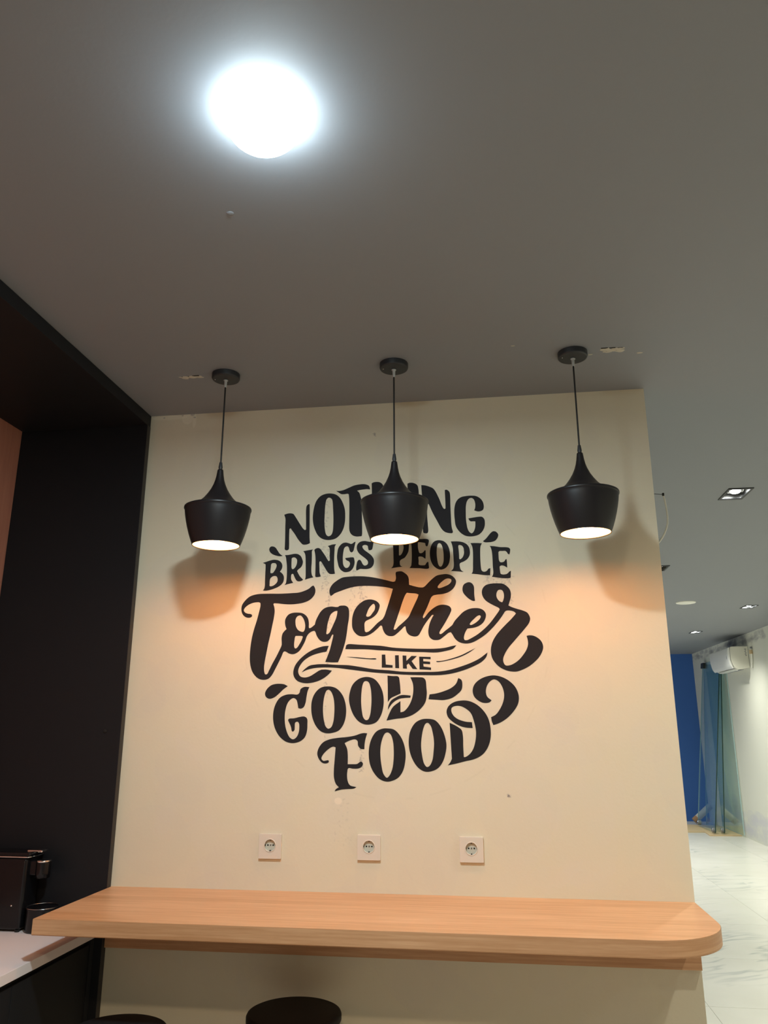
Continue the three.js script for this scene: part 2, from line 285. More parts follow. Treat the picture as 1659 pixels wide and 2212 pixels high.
// ------------------------------------------------------------------ wooden counter on the wall
{
  const t = thing('wall_counter', 'wood-look counter along the cream wall with a rounded right corner', 'counter');
  const s = new THREE.Shape().moveTo(0.003, 0).lineTo(2.0, 0).lineTo(2.0, -0.268), cx = 1.778, cz = 0.268, r = 0.222;
  for (let k = 1; k <= 24; k++) { const a = (k / 24) * Math.PI / 2; s.lineTo(cx + r * Math.cos(a), -(cz + (0.495 - cz) * Math.sin(a))); }
  s.lineTo(0.003, -0.49);
  const g = new THREE.ExtrudeGeometry(s, { depth: 0.043, bevelEnabled: true, bevelThickness: 0.001, bevelSize: 0.001, bevelOffset: -0.001, bevelSegments: 2, curveSegments: 24 }).rotateX(-Math.PI / 2).translate(0, 0.923, 0);
  part('countertop', uvMetres(g, 'x', 'z', 2.64, 1.1), M.wood, t);
  const band = [];                                                    // edge band round the front and the corner
  const path = [[0.003, 0.4915]]; for (let k = 24; k >= 0; k--) { const a = (k / 24) * Math.PI / 2; path.push([cx + (r + 0.0006) * Math.cos(a), cz + (0.495 - cz + 0.0006) * Math.sin(a)]); } path.push([2.0006, 0.002]);
  for (let i = 0; i + 1 < path.length; i++) {
    const [x0, z0] = path[i], [x1, z1] = path[i + 1], n = [z1 - z0, 0, x0 - x1], l = Math.hypot(...n), q = new THREE.BufferGeometry(), lo = 0.9245, hi = 0.9655, u0 = x0 + (0.5 - z0) * (x0 > 1.99), u1 = x1 + (0.5 - z1) * (x1 > 1.99);
    q.setAttribute('position', new THREE.Float32BufferAttribute([x0, lo, z0, x1, lo, z1, x1, hi, z1, x0, lo, z0, x1, hi, z1, x0, hi, z0], 3));
    q.setAttribute('normal', new THREE.Float32BufferAttribute([0, 1, 2, 3, 4, 5].flatMap(() => [-n[0] / l, 0, -n[2] / l]), 3));
    q.setAttribute('uv', new THREE.Float32BufferAttribute([[u0, 0], [u1, 0], [u1, 1], [u0, 0], [u1, 1], [u0, 1]].flatMap(([a, b]) => [a / 2.64, 0.31 + b * 0.04]), 2));
    band.push(q);
  }
  part('edge_band', band, M.woodEdge, t);
  part('support_rail', uvMetres(box(0.004, 1.9985, 0.775, 0.9225, 0.0005, 0.018), 'x', 'y', 2.64, 1.1), M.woodEdge, t);
}

// ------------------------------------------------------------------ black lettering film on the wall; outlines in millimetres on the wall plane
const decal = thing('wall_lettering', 'large black hand-drawn style quotation lettering on the cream wall', 'wall lettering', [0, 0, 0]);
const words = {};
const wordLabel = { nothing: 'line reading NOTHING', brings: 'word reading BRINGS', people: 'word reading PEOPLE', together: 'script word reading Together', like: 'small word LIKE between flowing lines', good: 'word reading GOOD', food: 'word reading FOOD' };
function outline(runs) {
  const v = (r) => { const p = []; for (let i = 0; i < r.length; i += 2) p.push(new THREE.Vector3(r[i] / 1000, r[i + 1] / 1000, 0)); return p; };
  if (runs.length === 1) { const p = v(runs[0]); return new THREE.CatmullRomCurve3(p, true, 'centripetal').getPoints(p.length * 5).slice(0, -1); }
  const live = runs.filter((r) => r.length), pts = [];
  live.forEach((r, i) => {
    const p = [...v(r), v(live[(i + 1) % live.length])[0]];
    if (p.length === 2) { pts.push(p[0]); return; }
    pts.push(...new THREE.CatmullRomCurve3(p, false, 'centripetal').getPoints((p.length - 1) * 5).slice(0, -1));
  });
  return pts;
}
function letter(word, name, contours) {
  if (!words[word]) { words[word] = new THREE.Group(); words[word].name = 'word'; words[word].userData.label = wordLabel[word]; decal.add(words[word]); }
  const two = (c) => outline(c).map((p) => new THREE.Vector2(p.x, p.y)), s = new THREE.Shape(two(contours[0]));
  for (const h of contours.slice(1)) s.holes.push(new THREE.Path(two(h)));
  part({ leaf: 'leaf_mark', swash: 'swash', dash: 'dash', curl: 'curl' }[name] ?? 'letter', new THREE.ExtrudeGeometry(s, { depth: 0.0006, bevelEnabled: false }).translate(0, 0, 0.0002), M.vinyl, words[word]);
}
letter('nothing', 'n', [[[589,2321,601,2325,614,2326,626,2323,635,2311,654,2281,668,2261,675,2256],[679,2258,678,2294,677,2340,679,2354,685,2360,689,2361],[691,2358,692,2317,693,2271,694,2226],[696,2203,688,2199,677,2197,668,2198,659,2206,647,2221,633,2243,621,2259,618,2264,613,2263],[612,2258,612,2229,613,2195,612,2181,606,2177,599,2178,596,2183,596,2189,596,2230,595,2275,595,2302,593,2311]]]);
letter('nothing', 'o', [[[775,2401,795,2396,811,2383,823,2362,832,2334,834,2307,833,2282,827,2255,815,2233,798,2218,778,2213,763,2213,745,2218,729,2230,718,2248,709,2273,705,2300,706,2327,711,2355,719,2375,734,2392,754,2400]],[[766,2384,759,2378,755,2364,753,2342,752,2310,752,2278,755,2251,759,2236,765,2229,772,2228,780,2233,785,2245,787,2268,787,2304,785,2340,783,2366,780,2377,773,2383]]]);
letter('nothing', 't', [[[796,2411,810,2410,826,2413,846,2421,868,2430,886,2433,906,2434,919,2431,928,2425],[932,2411,920,2413,904,2412,888,2410],[880,2408,889,2399,894,2384,898,2365,899,2343,900,2309,901,2264,901,2230,899,2224,890,2223,879,2223,866,2227,856,2236,851,2250,850,2288,850,2333,849,2372],[847,2394,843,2397,831,2396,817,2397,806,2404]]]);
letter('nothing', 'h', [[[938,2436,947,2440,969,2439,982,2428,986,2404],[986,2351],[1020,2349,1021,2429,1033,2434,1052,2427,1059,2401,1059,2233,1048,2219,1032,2221,1022,2234],[1020,2316],[988,2317,987,2236,977,2221,955,2222,942,2237,940,2330]]]);
letter('nothing', 'i', [[[1079,2428,1086,2431,1102,2430,1117,2421,1122,2402,1123,2323,1122,2249,1116,2227,1095,2225,1082,2232,1080,2325],[]]]);
letter('nothing', 'n', [[[1133,2420,1148,2418,1165,2412,1178,2405,1186,2395,1201,2363,1211,2335,1217,2323,1221,2320],[1225,2322,1225,2348,1224,2382],[1224,2396,1230,2397,1237,2393,1242,2386,1244,2372,1244,2336,1245,2292,1246,2258,1248,2241,1251,2228],[1248,2223,1236,2224,1221,2229,1212,2237,1205,2247,1193,2271,1178,2301,1168,2324,1162,2339,1159,2343,1156,2340],[1154,2326,1154,2295,1156,2262,1157,2233,1154,2227,1147,2226,1139,2229,1137,2243,1136,2296,1136,2363,1134,2397]]]);
letter('nothing', 'g', [[[1334,2310,1337,2317,1339,2330,1337,2346,1332,2356,1324,2360,1314,2356,1307,2345,1303,2327,1302,2303,1302,2276,1304,2256,1307,2239,1313,2226,1322,2220,1329,2226,1335,2240,1337,2255],[1337,2266,1330,2267,1320,2267,1314,2272],[1311,2279,1318,2280,1333,2282,1350,2284,1363,2283,1371,2274,1373,2258,1370,2241,1361,2225,1348,2214,1331,2209,1316,2208,1299,2211,1283,2221,1270,2236,1262,2253,1259,2278,1258,2302,1260,2327,1265,2344,1274,2357,1287,2365,1304,2368,1324,2369,1344,2366,1359,2356,1368,2342,1371,2324,1368,2312,1361,2307,1349,2305]]]);
letter('people', 'leaf', [[[1363,2188,1374,2197,1385,2210,1394,2220,1402,2225,1411,2224,1418,2218,1421,2211,1418,2200,1409,2189,1395,2184,1378,2183,1369,2184],[]]]);
letter('brings', 'leaf', [[[589,2155,577,2154,563,2157,548,2163,538,2172,534,2182,536,2190,541,2194,549,2194,558,2190,567,2178,577,2164],[]]]);
letter('brings', 'b', [[[510,2130,522,2133,538,2138,554,2141,569,2139,579,2134,587,2124,589,2114,587,2104],[580,2093,588,2087,595,2077,597,2065,594,2051,586,2041,574,2033,559,2027,541,2022,527,2020],[515,2021,520,2028,522,2037,522,2058,522,2090,522,2115,521,2124,516,2127]],[[555,2128,562,2126,566,2119,564,2108,559,2098,552,2089,547,2088,543,2089,542,2095,543,2111,544,2123,548,2127]],[[560,2077,568,2074,572,2064,571,2054,563,2044,553,2038,544,2037,541,2039,541,2046,541,2058,543,2067,550,2074]]]);
letter('brings', 'r', [[[598,2158,609,2158,623,2160,637,2162,650,2160,661,2152,667,2140,670,2130,668,2117,662,2107,653,2100],[648,2094,652,2086,659,2074],[673,2059,667,2055,657,2053,649,2055,643,2062,637,2074,633,2082,629,2083,626,2080,625,2071,626,2061],[634,2048,616,2044],[600,2040,605,2047,607,2058,608,2084,607,2114,604,2137,602,2149]],[[633,2148,640,2146,646,2139,647,2130,645,2118,639,2107,633,2102,629,2102,626,2106,625,2119,625,2135,626,2145]]]);
letter('brings', 'i', [[[670,2171,681,2173,694,2175],[709,2177,705,2171,705,2155,705,2129,704,2102,705,2085,708,2074],[713,2067,698,2064],[680,2059,682,2068,682,2094,681,2124,680,2147,678,2159,674,2167]]]);
letter('brings', 'n', [[[714,2175,720,2180,729,2182,737,2179,745,2169,758,2150,767,2135,772,2129],[776,2132,775,2154,775,2173,773,2182],[767,2189,775,2191,785,2194],[800,2195,795,2187,794,2171,793,2144,793,2118,794,2097],[797,2079,787,2078,777,2079,771,2083,763,2094,752,2112,744,2125,740,2129,736,2128],[735,2120,736,2102,737,2085],[742,2070,732,2068,723,2068],[720,2071,720,2094,720,2120,719,2147,717,2162]]]);
letter('brings', 'g', [[[876,2202,874,2193,871,2179,868,2167,862,2161,857,2162,853,2168,850,2179,845,2185,838,2184,832,2178,829,2166,827,2148,827,2129,829,2113,835,2103,842,2100,849,2103,854,2111,855,2118,851,2125,842,2130,838,2134],[836,2139,847,2140,859,2141,869,2140,872,2131,873,2121,871,2109,865,2096,855,2087,843,2084,832,2085,820,2093,812,2105,807,2123,804,2142,805,2161,808,2177,815,2189,826,2198,838,2200,850,2197,859,2194,866,2197,871,2201]]]);
letter('brings', 's', [[[947,2204,945,2192,943,2180,940,2170,934,2167],[927,2167,925,2175,923,2184,916,2188,909,2188,903,2184,904,2177,910,2169,924,2158,937,2147,946,2134,948,2122,945,2108,936,2098,922,2094,908,2094,895,2095,886,2091],[880,2089,879,2098,881,2114,884,2125,889,2130,894,2130,899,2124,904,2114,910,2108,917,2108,923,2112,925,2118,923,2126,915,2135,901,2146,889,2157,882,2170,881,2182,884,2192,894,2201,910,2204,922,2202,932,2200,941,2202]]]);
letter('people', 'p', [[[1016,2208,1031,2209,1048,2209,1065,2206,1076,2199,1082,2187,1082,2171,1080,2157,1073,2143,1065,2133,1053,2127,1048,2122,1047,2115,1049,2104],[1057,2099,1036,2097],[1014,2094,1020,2101,1023,2112,1023,2138,1022,2173,1020,2196]],[[1044,2196,1052,2195,1058,2189,1062,2178,1061,2165,1056,2151,1049,2143],[1044,2143,1044,2163,1044,2181]]]);
letter('people', 'e', [[[1086,2207,1107,2206,1125,2204,1148,2204,1156,2202,1159,2198,1157,2186,1153,2176],[1150,2175,1146,2179,1145,2187,1137,2190,1120,2192],[1117,2191,1117,2173,1120,2156,1123,2150,1130,2149,1137,2153,1142,2159],[1146,2160,1146,2143],[1145,2127,1141,2129,1135,2134,1128,2136,1120,2136],[1118,2133,1119,2119,1119,2106,1124,2103,1132,2102,1143,2103,1148,2110,1153,2115],[1156,2113,1157,2101,1158,2092,1155,2089,1146,2088,1124,2091,1105,2092],[1084,2093,1090,2101,1092,2113,1093,2134,1093,2158,1092,2183,1090,2200]]]);
letter('people', 'o', [[[1202,2197,1215,2193,1227,2182,1235,2164,1238,2143,1237,2123,1232,2104,1221,2090,1208,2084,1198,2084,1185,2090,1173,2102,1165,2120,1162,2142,1163,2160,1168,2178,1178,2192,1190,2197]],[[1199,2186,1205,2182,1210,2170,1213,2153,1214,2132,1213,2115,1209,2102,1203,2095,1198,2096,1193,2104,1190,2119,1188,2138,1188,2157,1190,2174,1194,2184]]]);
letter('people', 'p', [[[1242,2191,1255,2191,1272,2190,1289,2186,1302,2178,1310,2166,1313,2150,1311,2135,1302,2121,1288,2112,1276,2107,1273,2102,1274,2091,1277,2081],[1287,2072,1274,2074,1257,2076],[1240,2077,1248,2085,1251,2096,1251,2123,1250,2147,1249,2166,1246,2180]],[[1272,2124,1272,2139,1271,2157,1270,2172,1272,2176,1277,2176,1284,2173,1289,2165,1291,2151,1289,2137,1283,2126,1275,2121],[]]]);
letter('people', 'l', [[[1316,2182,1332,2182,1349,2181],[1359,2180,1354,2171,1352,2159,1351,2137,1351,2111,1352,2089,1354,2077,1359,2072,1365,2071,1373,2074,1380,2082],[1387,2084,1386,2071],[1385,2057,1365,2058,1340,2062],[1316,2065,1320,2070,1322,2080,1323,2104,1324,2129,1324,2152,1322,2169]]]);
letter('people', 'e', [[[1387,2169,1405,2167,1427,2163,1448,2162,1459,2159],[1463,2154,1462,2144],[1459,2134,1454,2136,1450,2143,1444,2148,1434,2148,1423,2148],[1419,2144,1419,2128,1420,2113,1424,2106,1431,2105,1439,2108,1444,2115],[1448,2117,1449,2102],[1449,2084,1446,2086,1438,2091,1430,2093,1423,2091],[1421,2087,1422,2072,1424,2062,1430,2059,1442,2059,1450,2063,1456,2069],[1462,2072,1461,2059,1459,2046,1449,2044,1430,2045,1410,2048],[1391,2051,1395,2058,1397,2068,1396,2093,1396,2119,1395,2143,1393,2156,1390,2165]]]);
letter('together', 't_o_g', [[[559,1967,563,1955,565,1940,563,1916,558,1887,552,1853,545,1818,539,1782,534,1751,532,1729,534,1712,538,1704,545,1705,552,1718,564,1743,578,1769,590,1794,597,1811,597,1821,596,1838,599,1854,607,1865],[614,1871,609,1884,607,1901,610,1913,620,1926,635,1932,654,1933,674,1930,689,1920,697,1907,700,1890,700,1878,702,1873,709,1875,718,1882],[723,1886,727,1902,735,1919,744,1934,757,1946,773,1952,788,1953,802,1951],[811,1951,817,1955,829,1956,840,1955,849,1949,853,1939,854,1924,853,1905,849,1879,846,1853,841,1823,834,1797,824,1768],[814,1745,790,1745],[766,1747,774,1768,782,1790,788,1814,793,1835],[795,1846,792,1848,788,1843,782,1831,772,1823,760,1821,747,1825,737,1835,730,1847,726,1858],[722,1863,716,1862,707,1858,698,1850,692,1840,687,1825,678,1807,667,1790,653,1780,640,1777,626,1780,616,1786,609,1788,604,1784,598,1769,589,1750,575,1722,563,1700,551,1688,534,1684,516,1687,501,1697,487,1715,478,1742,475,1771,476,1804,480,1840,487,1873,496,1905,503,1935,508,1960],[508,1971,504,1975,493,1976,475,1973,458,1965,446,1954,443,1946,448,1938,459,1933,471,1931,476,1928,476,1922,471,1918,460,1917,446,1923,437,1934,433,1949,435,1966,446,1983,463,1998,482,2005,504,2008,542,2008,586,2007,626,2008,659,2010,680,2016,697,2024,708,2033,714,2035,718,2030,722,2018,720,2003,711,1989,697,1978,675,1970,649,1966,623,1965,596,1967,574,1970,561,1970]],[[665,1922,672,1918,679,1908,684,1895,686,1882,684,1867,679,1860,670,1861,659,1867,651,1879,648,1892,648,1907,654,1918]],[[650,1845,663,1845,675,1844],[678,1841,674,1829,666,1814,657,1801,651,1798,647,1801,645,1811,646,1828,648,1841]],[[809,1936,808,1925,804,1908,795,1887,786,1867,779,1854,771,1849,768,1851,769,1865,772,1888,777,1907,784,1924,795,1933,803,1936],[]]]);
letter('together', 'e_t_h_e_r', [[[1029,2044,1032,2055,1031,2074,1033,2079,1041,2081,1054,2081,1066,2074,1077,2063,1081,2049,1081,2045],[1082,2029,1101,2023,1122,2018,1134,2018,1141,2022,1154,2035,1169,2049,1186,2061,1205,2065,1223,2066,1240,2061,1252,2051,1258,2039,1255,2024,1245,2009,1228,1997,1207,1991,1186,1989,1172,1986,1164,1979,1157,1963,1146,1938,1135,1916,1132,1906],[1134,1902,1139,1906,1152,1922,1169,1937,1188,1948,1204,1951,1221,1949,1233,1943,1238,1932,1234,1920,1222,1898,1207,1873,1195,1855,1192,1847,1194,1843,1200,1844,1214,1855,1229,1866],[1240,1875,1250,1891,1264,1906,1282,1923,1303,1933,1323,1936,1343,1934,1357,1926,1364,1913,1362,1898,1353,1882,1337,1870,1319,1864,1303,1862],[1295,1861,1289,1852,1283,1838,1281,1827,1284,1820,1292,1819,1306,1825,1329,1838,1354,1857,1377,1879,1398,1905,1412,1924],[1415,1930,1411,1935,1398,1942,1380,1952,1365,1963,1355,1978,1352,1993,1355,2007,1364,2018,1378,2024,1394,2026,1412,2026,1430,2024,1443,2016,1454,2003,1458,1988,1457,1973,1452,1957],[1447,1943,1458,1937,1477,1930,1499,1923,1514,1915,1521,1903,1523,1892,1518,1877,1502,1857,1482,1835,1461,1812,1442,1791,1428,1770,1420,1750,1421,1737,1428,1727,1442,1727,1459,1734,1477,1747,1493,1765,1505,1783,1511,1802,1510,1819],[1507,1831,1517,1833,1532,1831,1547,1823,1559,1810,1564,1792,1560,1775,1548,1755,1531,1738,1511,1723,1489,1712,1467,1705,1449,1705,1430,1709,1408,1720,1392,1735,1381,1753,1377,1775,1379,1795,1386,1815,1400,1837,1416,1855,1435,1874,1453,1891,1468,1907],[1473,1913,1466,1920,1453,1924,1439,1924],[1433,1920,1420,1901,1402,1879,1381,1857,1358,1837,1335,1822,1313,1811,1295,1807,1277,1808,1261,1814,1248,1826,1240,1840],[1234,1849,1226,1847,1210,1835,1193,1823,1181,1821,1167,1823,1155,1833,1151,1850,1153,1868,1158,1886,1167,1905],[1172,1913,1167,1914,1161,1908,1147,1891,1134,1872,1124,1854,1115,1840,1107,1836,1095,1836,1080,1842,1071,1853,1068,1865],[1067,1873,1063,1873,1053,1864,1039,1851,1024,1840,1014,1838,1001,1840,991,1847,983,1861],[979,1876,974,1878,962,1867,945,1853,927,1843,908,1839,891,1842,876,1854,867,1871,865,1894,868,1919,877,1942,892,1960,911,1973,930,1977,949,1974,963,1966,970,1955,967,1938,958,1921,943,1908,926,1900,917,1895,913,1887,913,1872,915,1857],[920,1854,929,1857,943,1869,962,1888],[981,1902,988,1914,996,1937,1007,1971,1016,2000],[1020,2015,998,2021,971,2025,939,2028,906,2029,876,2027,848,2021,821,2012,797,2003,786,1995,782,1994,777,2006,778,2021,788,2038,805,2052,826,2063,850,2066,876,2067,906,2066,938,2062,971,2055,998,2048,1022,2042]],[[947,1960,952,1953,951,1938,943,1926,933,1914,923,1912,919,1915,922,1926,928,1941,937,1953]],[[1073,1999,1088,1997,1107,1995],[1117,1991,1113,1979,1102,1956,1089,1929,1079,1909,1060,1890,1041,1874,1028,1862,1023,1863,1024,1870,1033,1897,1045,1932,1058,1970,1067,1991]],[[1231,2049,1240,2045,1240,2037,1231,2027,1214,2019,1199,2014,1191,2014,1189,2018,1195,2028,1208,2040,1221,2048]],[[1341,1909,1345,1905,1342,1897,1331,1886,1317,1877,1307,1874,1304,1877,1308,1884,1320,1896,1332,1906]],[[1425,1955,1416,1959,1409,1967,1405,1978,1406,1990,1412,2000,1421,2002,1428,1998,1432,1987,1432,1973,1428,1960],[]]]);
letter('together', 'leaf', [[[1326,1963,1320,1962,1306,1969,1293,1981,1283,1995,1281,2009,1285,2023,1294,2030,1306,2033,1316,2029,1323,2018,1324,2003,1324,1985],[]]]);
letter('together', 'swash', [[[778,1806,759,1805,736,1799,713,1790,690,1776,667,1756,651,1734,645,1709,649,1693,660,1680,676,1673,697,1670,723,1673,746,1680,766,1691,782,1704],[792,1715,770,1719],[752,1719,742,1715,726,1705,708,1695,690,1691,673,1695,665,1707,664,1718,670,1734,683,1751,702,1765,725,1775,748,1781],[770,1785]]]);
letter('like', 'swash', [[[677,1710,689,1722,707,1734,730,1738,761,1739,807,1736,853,1734,899,1727,945,1719,991,1715,1005,1714,1048,1709,1091,1707,1134,1707,1177,1707,1220,1712,1262,1723,1305,1738,1336,1753,1357,1768],[1365,1774,1360,1758,1342,1740,1313,1725,1276,1711,1233,1700,1191,1695,1148,1695,1106,1696,1057,1698,1005,1702,945,1707,899,1713,853,1719,807,1725,765,1727,726,1725,698,1719]]]);
letter('like', 'swash', [[[841,1793],[844,1807,852,1811,887,1809,933,1806,976,1803,1020,1796,1078,1792,1136,1790,1179,1790,1213,1793,1239,1799],[1253,1801,1241,1789,1213,1781,1178,1776,1135,1778,1092,1779,1075,1780,1034,1783,991,1786,968,1787,922,1791,876,1792]]]);
letter('like', 'dash', [[[845,1765,864,1764,899,1761,934,1758,954,1758,958,1756,955,1754,929,1755,894,1758,864,1762],[]]]);
letter('like', 'dash', [[[1178,1745,1200,1746,1235,1754,1269,1765,1301,1780],[1322,1790,1300,1775,1269,1760,1235,1750,1200,1743,1180,1742]]]);
letter('like', 'l', [[[978,1771],[991,1771],[993,1735],[1018,1732],[1018,1723],[978,1724]]]);
letter('like', 'i', [[[1027,1768],[1041,1768],[1042,1721],[1028,1722]]]);
letter('like', 'k', [[[1055,1767],[1069,1766],[1069,1747],[1088,1765],[1108,1764],[1088,1746],[1109,1717],[1092,1718],[1077,1738],[1070,1732],[1071,1719],[1056,1720]]]);
letter('like', 'e', [[[1116,1762],[1158,1760],[1158,1752],[1131,1754],[1131,1745],[1156,1743],[1156,1734],[1131,1736],[1132,1726],[1159,1722],[1159,1714],[1117,1716]]]);
letter('good', 'leaf', [[[626,1660,610,1649,594,1634,576,1620,557,1615,544,1622,540,1634,546,1649,561,1663,577,1668,593,1669,612,1667],[]]]);
letter('good', 'g', [[[708,1656,702,1642,698,1621,695,1600,688,1584,677,1579],[668,1581,665,1597,660,1611,649,1617,637,1611,627,1598,620,1574,618,1547,621,1520,628,1497,639,1478,652,1471,664,1478,672,1494,674,1514,672,1528,666,1533,658,1529,657,1514,656,1503,650,1498,646,1501,643,1514],[631,1538,634,1543,654,1545,676,1550,692,1551,702,1544,704,1523,703,1500,696,1479,682,1466,663,1459,645,1458,623,1464,600,1482,583,1509,575,1538,575,1571,583,1598,598,1619,620,1629,642,1631,664,1630,671,1636,675,1649,689,1657]]]);
letter('good', 'o', [[[784,1658,809,1651,829,1632,841,1608,847,1576,845,1546,836,1520,821,1502,799,1494,778,1492,756,1498,737,1516,723,1544,717,1576,719,1609,731,1636,752,1654]],[[781,1646,790,1639,799,1618,803,1591,803,1558,800,1532,793,1514,782,1508,772,1516,765,1538,761,1570,762,1603,767,1630,773,1643]]]);
letter('good', 'o', [[[922,1691,949,1684,967,1666,980,1640,985,1611,983,1581,974,1552,958,1531,937,1523,916,1523,894,1533,875,1555,863,1582,857,1611,861,1641,871,1665,893,1684]],[[921,1676,930,1671,937,1650,940,1617,939,1584,935,1555,928,1540,920,1538,911,1546,905,1570,902,1602,903,1635,907,1662,913,1674]]]);
letter('good', 'd', [[[999,1695,1019,1693,1037,1692],[1042,1687,1045,1663],[1047,1631,1029,1623,1012,1615],[1000,1601,1000,1647]]]);
letter('good', 'd', [[[1000,1573,1003,1590,1012,1606,1029,1617,1048,1625,1068,1625],[1084,1623],[1082,1616,1061,1615,1042,1612,1022,1601,1009,1587]]]);
letter('good', 'd', [[[995,1536,1006,1562,1019,1584],[1046,1604],[1046,1565,1058,1568,1074,1584,1087,1609,1093,1637,1092,1665],[1083,1688,1111,1688,1130,1686,1138,1678,1141,1652,1142,1627,1136,1599,1116,1574,1090,1556,1061,1546,1028,1542]]]);
letter('good', 'dash', [[[1148,1610],[1152,1627,1175,1630,1204,1638,1230,1649,1248,1664],[1257,1684,1268,1677,1271,1661,1267,1642,1252,1627,1232,1614,1203,1607,1178,1608]]]);
letter('food', 'f', [[[925,1492,919,1473,916,1456],[915,1437,901,1439,892,1450,890,1465,882,1471,864,1468,846,1460],[843,1458,852,1439,855,1416],[855,1386,871,1386,889,1387,898,1393,904,1395,910,1389,907,1379,895,1372,874,1371,859,1373],[855,1369,853,1348,856,1328,864,1315],[887,1309,878,1304,854,1302,833,1300],[809,1294,813,1301],[824,1308,813,1319,806,1339,805,1367,807,1398,809,1427],[810,1443,803,1446,791,1442,773,1428,761,1413,759,1404,766,1397,776,1398,784,1399,786,1393,776,1388,761,1391,749,1404,743,1421,748,1441,763,1460,784,1470,815,1476,849,1479,879,1484,901,1491,913,1493]]]);
letter('food', 'o', [[[999,1509,1022,1505,1041,1488,1055,1463,1063,1430,1062,1397,1053,1363,1037,1342,1018,1332,996,1328,971,1336,950,1357,936,1385,931,1416,933,1448,942,1476,958,1498,980,1508]],[[999,1495,1010,1488,1018,1466,1021,1436,1020,1399,1015,1369,1005,1348,996,1341,984,1354,977,1382,973,1416,974,1448,981,1476,990,1492]]]);
letter('food', 'o', [[[1144,1542,1170,1537,1189,1517,1202,1488,1209,1454,1205,1424,1194,1394,1176,1373,1151,1363,1129,1363,1107,1376,1088,1403,1077,1436,1075,1469,1081,1500,1099,1528,1122,1540]],[[1144,1528,1154,1518,1161,1494,1165,1463,1163,1430,1158,1400,1148,1382,1139,1378,1129,1389,1122,1418,1119,1451,1122,1482,1128,1509,1136,1525]]]);
letter('food', 'd', [[[1222,1528,1224,1476,1226,1430],[1227,1406,1221,1394],[1212,1384,1242,1390,1274,1398,1305,1405,1334,1420,1353,1443,1364,1473,1366,1506,1360,1540,1345,1567,1321,1590,1293,1603,1267,1605,1238,1599,1219,1585,1212,1568,1216,1549,1230,1534,1252,1520,1277,1512],[1303,1510],[1301,1530,1278,1532,1253,1540,1237,1552,1229,1568,1231,1580,1244,1586,1260,1586,1279,1578,1298,1561,1309,1530,1314,1500,1312,1470,1303,1440,1290,1422,1274,1412],[1269,1412,1268,1445,1268,1482,1264,1503,1255,1511,1240,1520]]]);
letter('food', 'curl', [[[1369,1547,1386,1556,1402,1576,1414,1601,1418,1625,1413,1650,1400,1671,1384,1678,1368,1669,1358,1654,1354,1635,1358,1618],[1373,1605,1365,1598,1346,1596,1328,1603,1312,1618,1307,1639,1313,1659,1330,1676,1356,1688,1385,1692,1413,1686,1438,1672,1459,1650,1469,1622,1466,1594,1449,1567,1423,1542,1397,1527],[1376,1520,1371,1533]]]);

// ------------------------------------------------------------------ wall sockets
function socket() {
  const t = new THREE.Group(), w = 0.0405, s = new THREE.Shape(), r = 0.003;
  s.moveTo(-w + r, -w).lineTo(w - r, -w).quadraticCurveTo(w, -w, w, -w + r).lineTo(w, w - r).quadraticCurveTo(w, w, w - r, w).lineTo(-w + r, w).quadraticCurveTo(-w, w, -w, w - r).lineTo(-w, -w + r).quadraticCurveTo(-w, -w, -w + r, -w);
  s.holes.push(new THREE.Path().absarc(0, 0.003, 0.0205, 0, Math.PI * 2, true));
  part('frame', new THREE.ExtrudeGeometry(s, { depth: 0.0095, bevelEnabled: true, bevelThickness: 0.0008, bevelSize: 0.0008, bevelOffset: -0.0008, bevelSegments: 2, curveSegments: 36 }), M.plastic, t);
  part('ring', new THREE.TorusGeometry(0.0205, 0.0017, 10, 48).translate(0, 0.003, 0.0102), M.plastic, t);
  const ins = part('insert', [new THREE.CircleGeometry(0.0205, 40).translate(0, 0.003, 0.0012), new THREE.CylinderGeometry(0.0203, 0.0203, 0.009, 40, 1, true).rotateX(Math.PI / 2).translate(0, 0.003, 0.0055)], M.socketInside, t);
  for (const x of [-0.0095, 0.0095]) part('pin_hole', new THREE.CylinderGeometry(0.0027, 0.0027, 0.0006, 18).rotateX(Math.PI / 2).translate(x, 0.003, 0.0016), M.hole, ins);
  part('screw', new THREE.CylinderGeometry(0.0026, 0.003, 0.0012, 14).rotateX(Math.PI / 2).translate(0, 0.003, 0.0017), M.steel, ins);
  for (const k of [-1, 1]) part('earth_clip', box(-0.0022, 0.0022, -0.0016, 0.0016, 0.001, 0.0075).translate(0, 0.003 + k * 0.0178, 0), M.hole, ins);
  for (const k of [-1, 1]) part('key_notch', box(-0.0014, 0.0014, -0.002, 0.002, 0.001, 0.0098).translate(k * 0.019, 0.003, 0), M.hole, ins);
  return t;
}
[[0.5825, 1.1105, 'left white wall socket of the row above the counter'], [0.934, 1.1125, 'middle white wall socket of the row above the counter'], [1.2865, 1.1125, 'right white wall socket of the row above the counter']].forEach(([x, y, label]) => {
  const t = socket(); t.name = numbered('wall_socket'); t.position.set(x, y, 0.0003); tag(t, label, 'socket', 'white wall sockets above the counter'); scene.add(t);
});

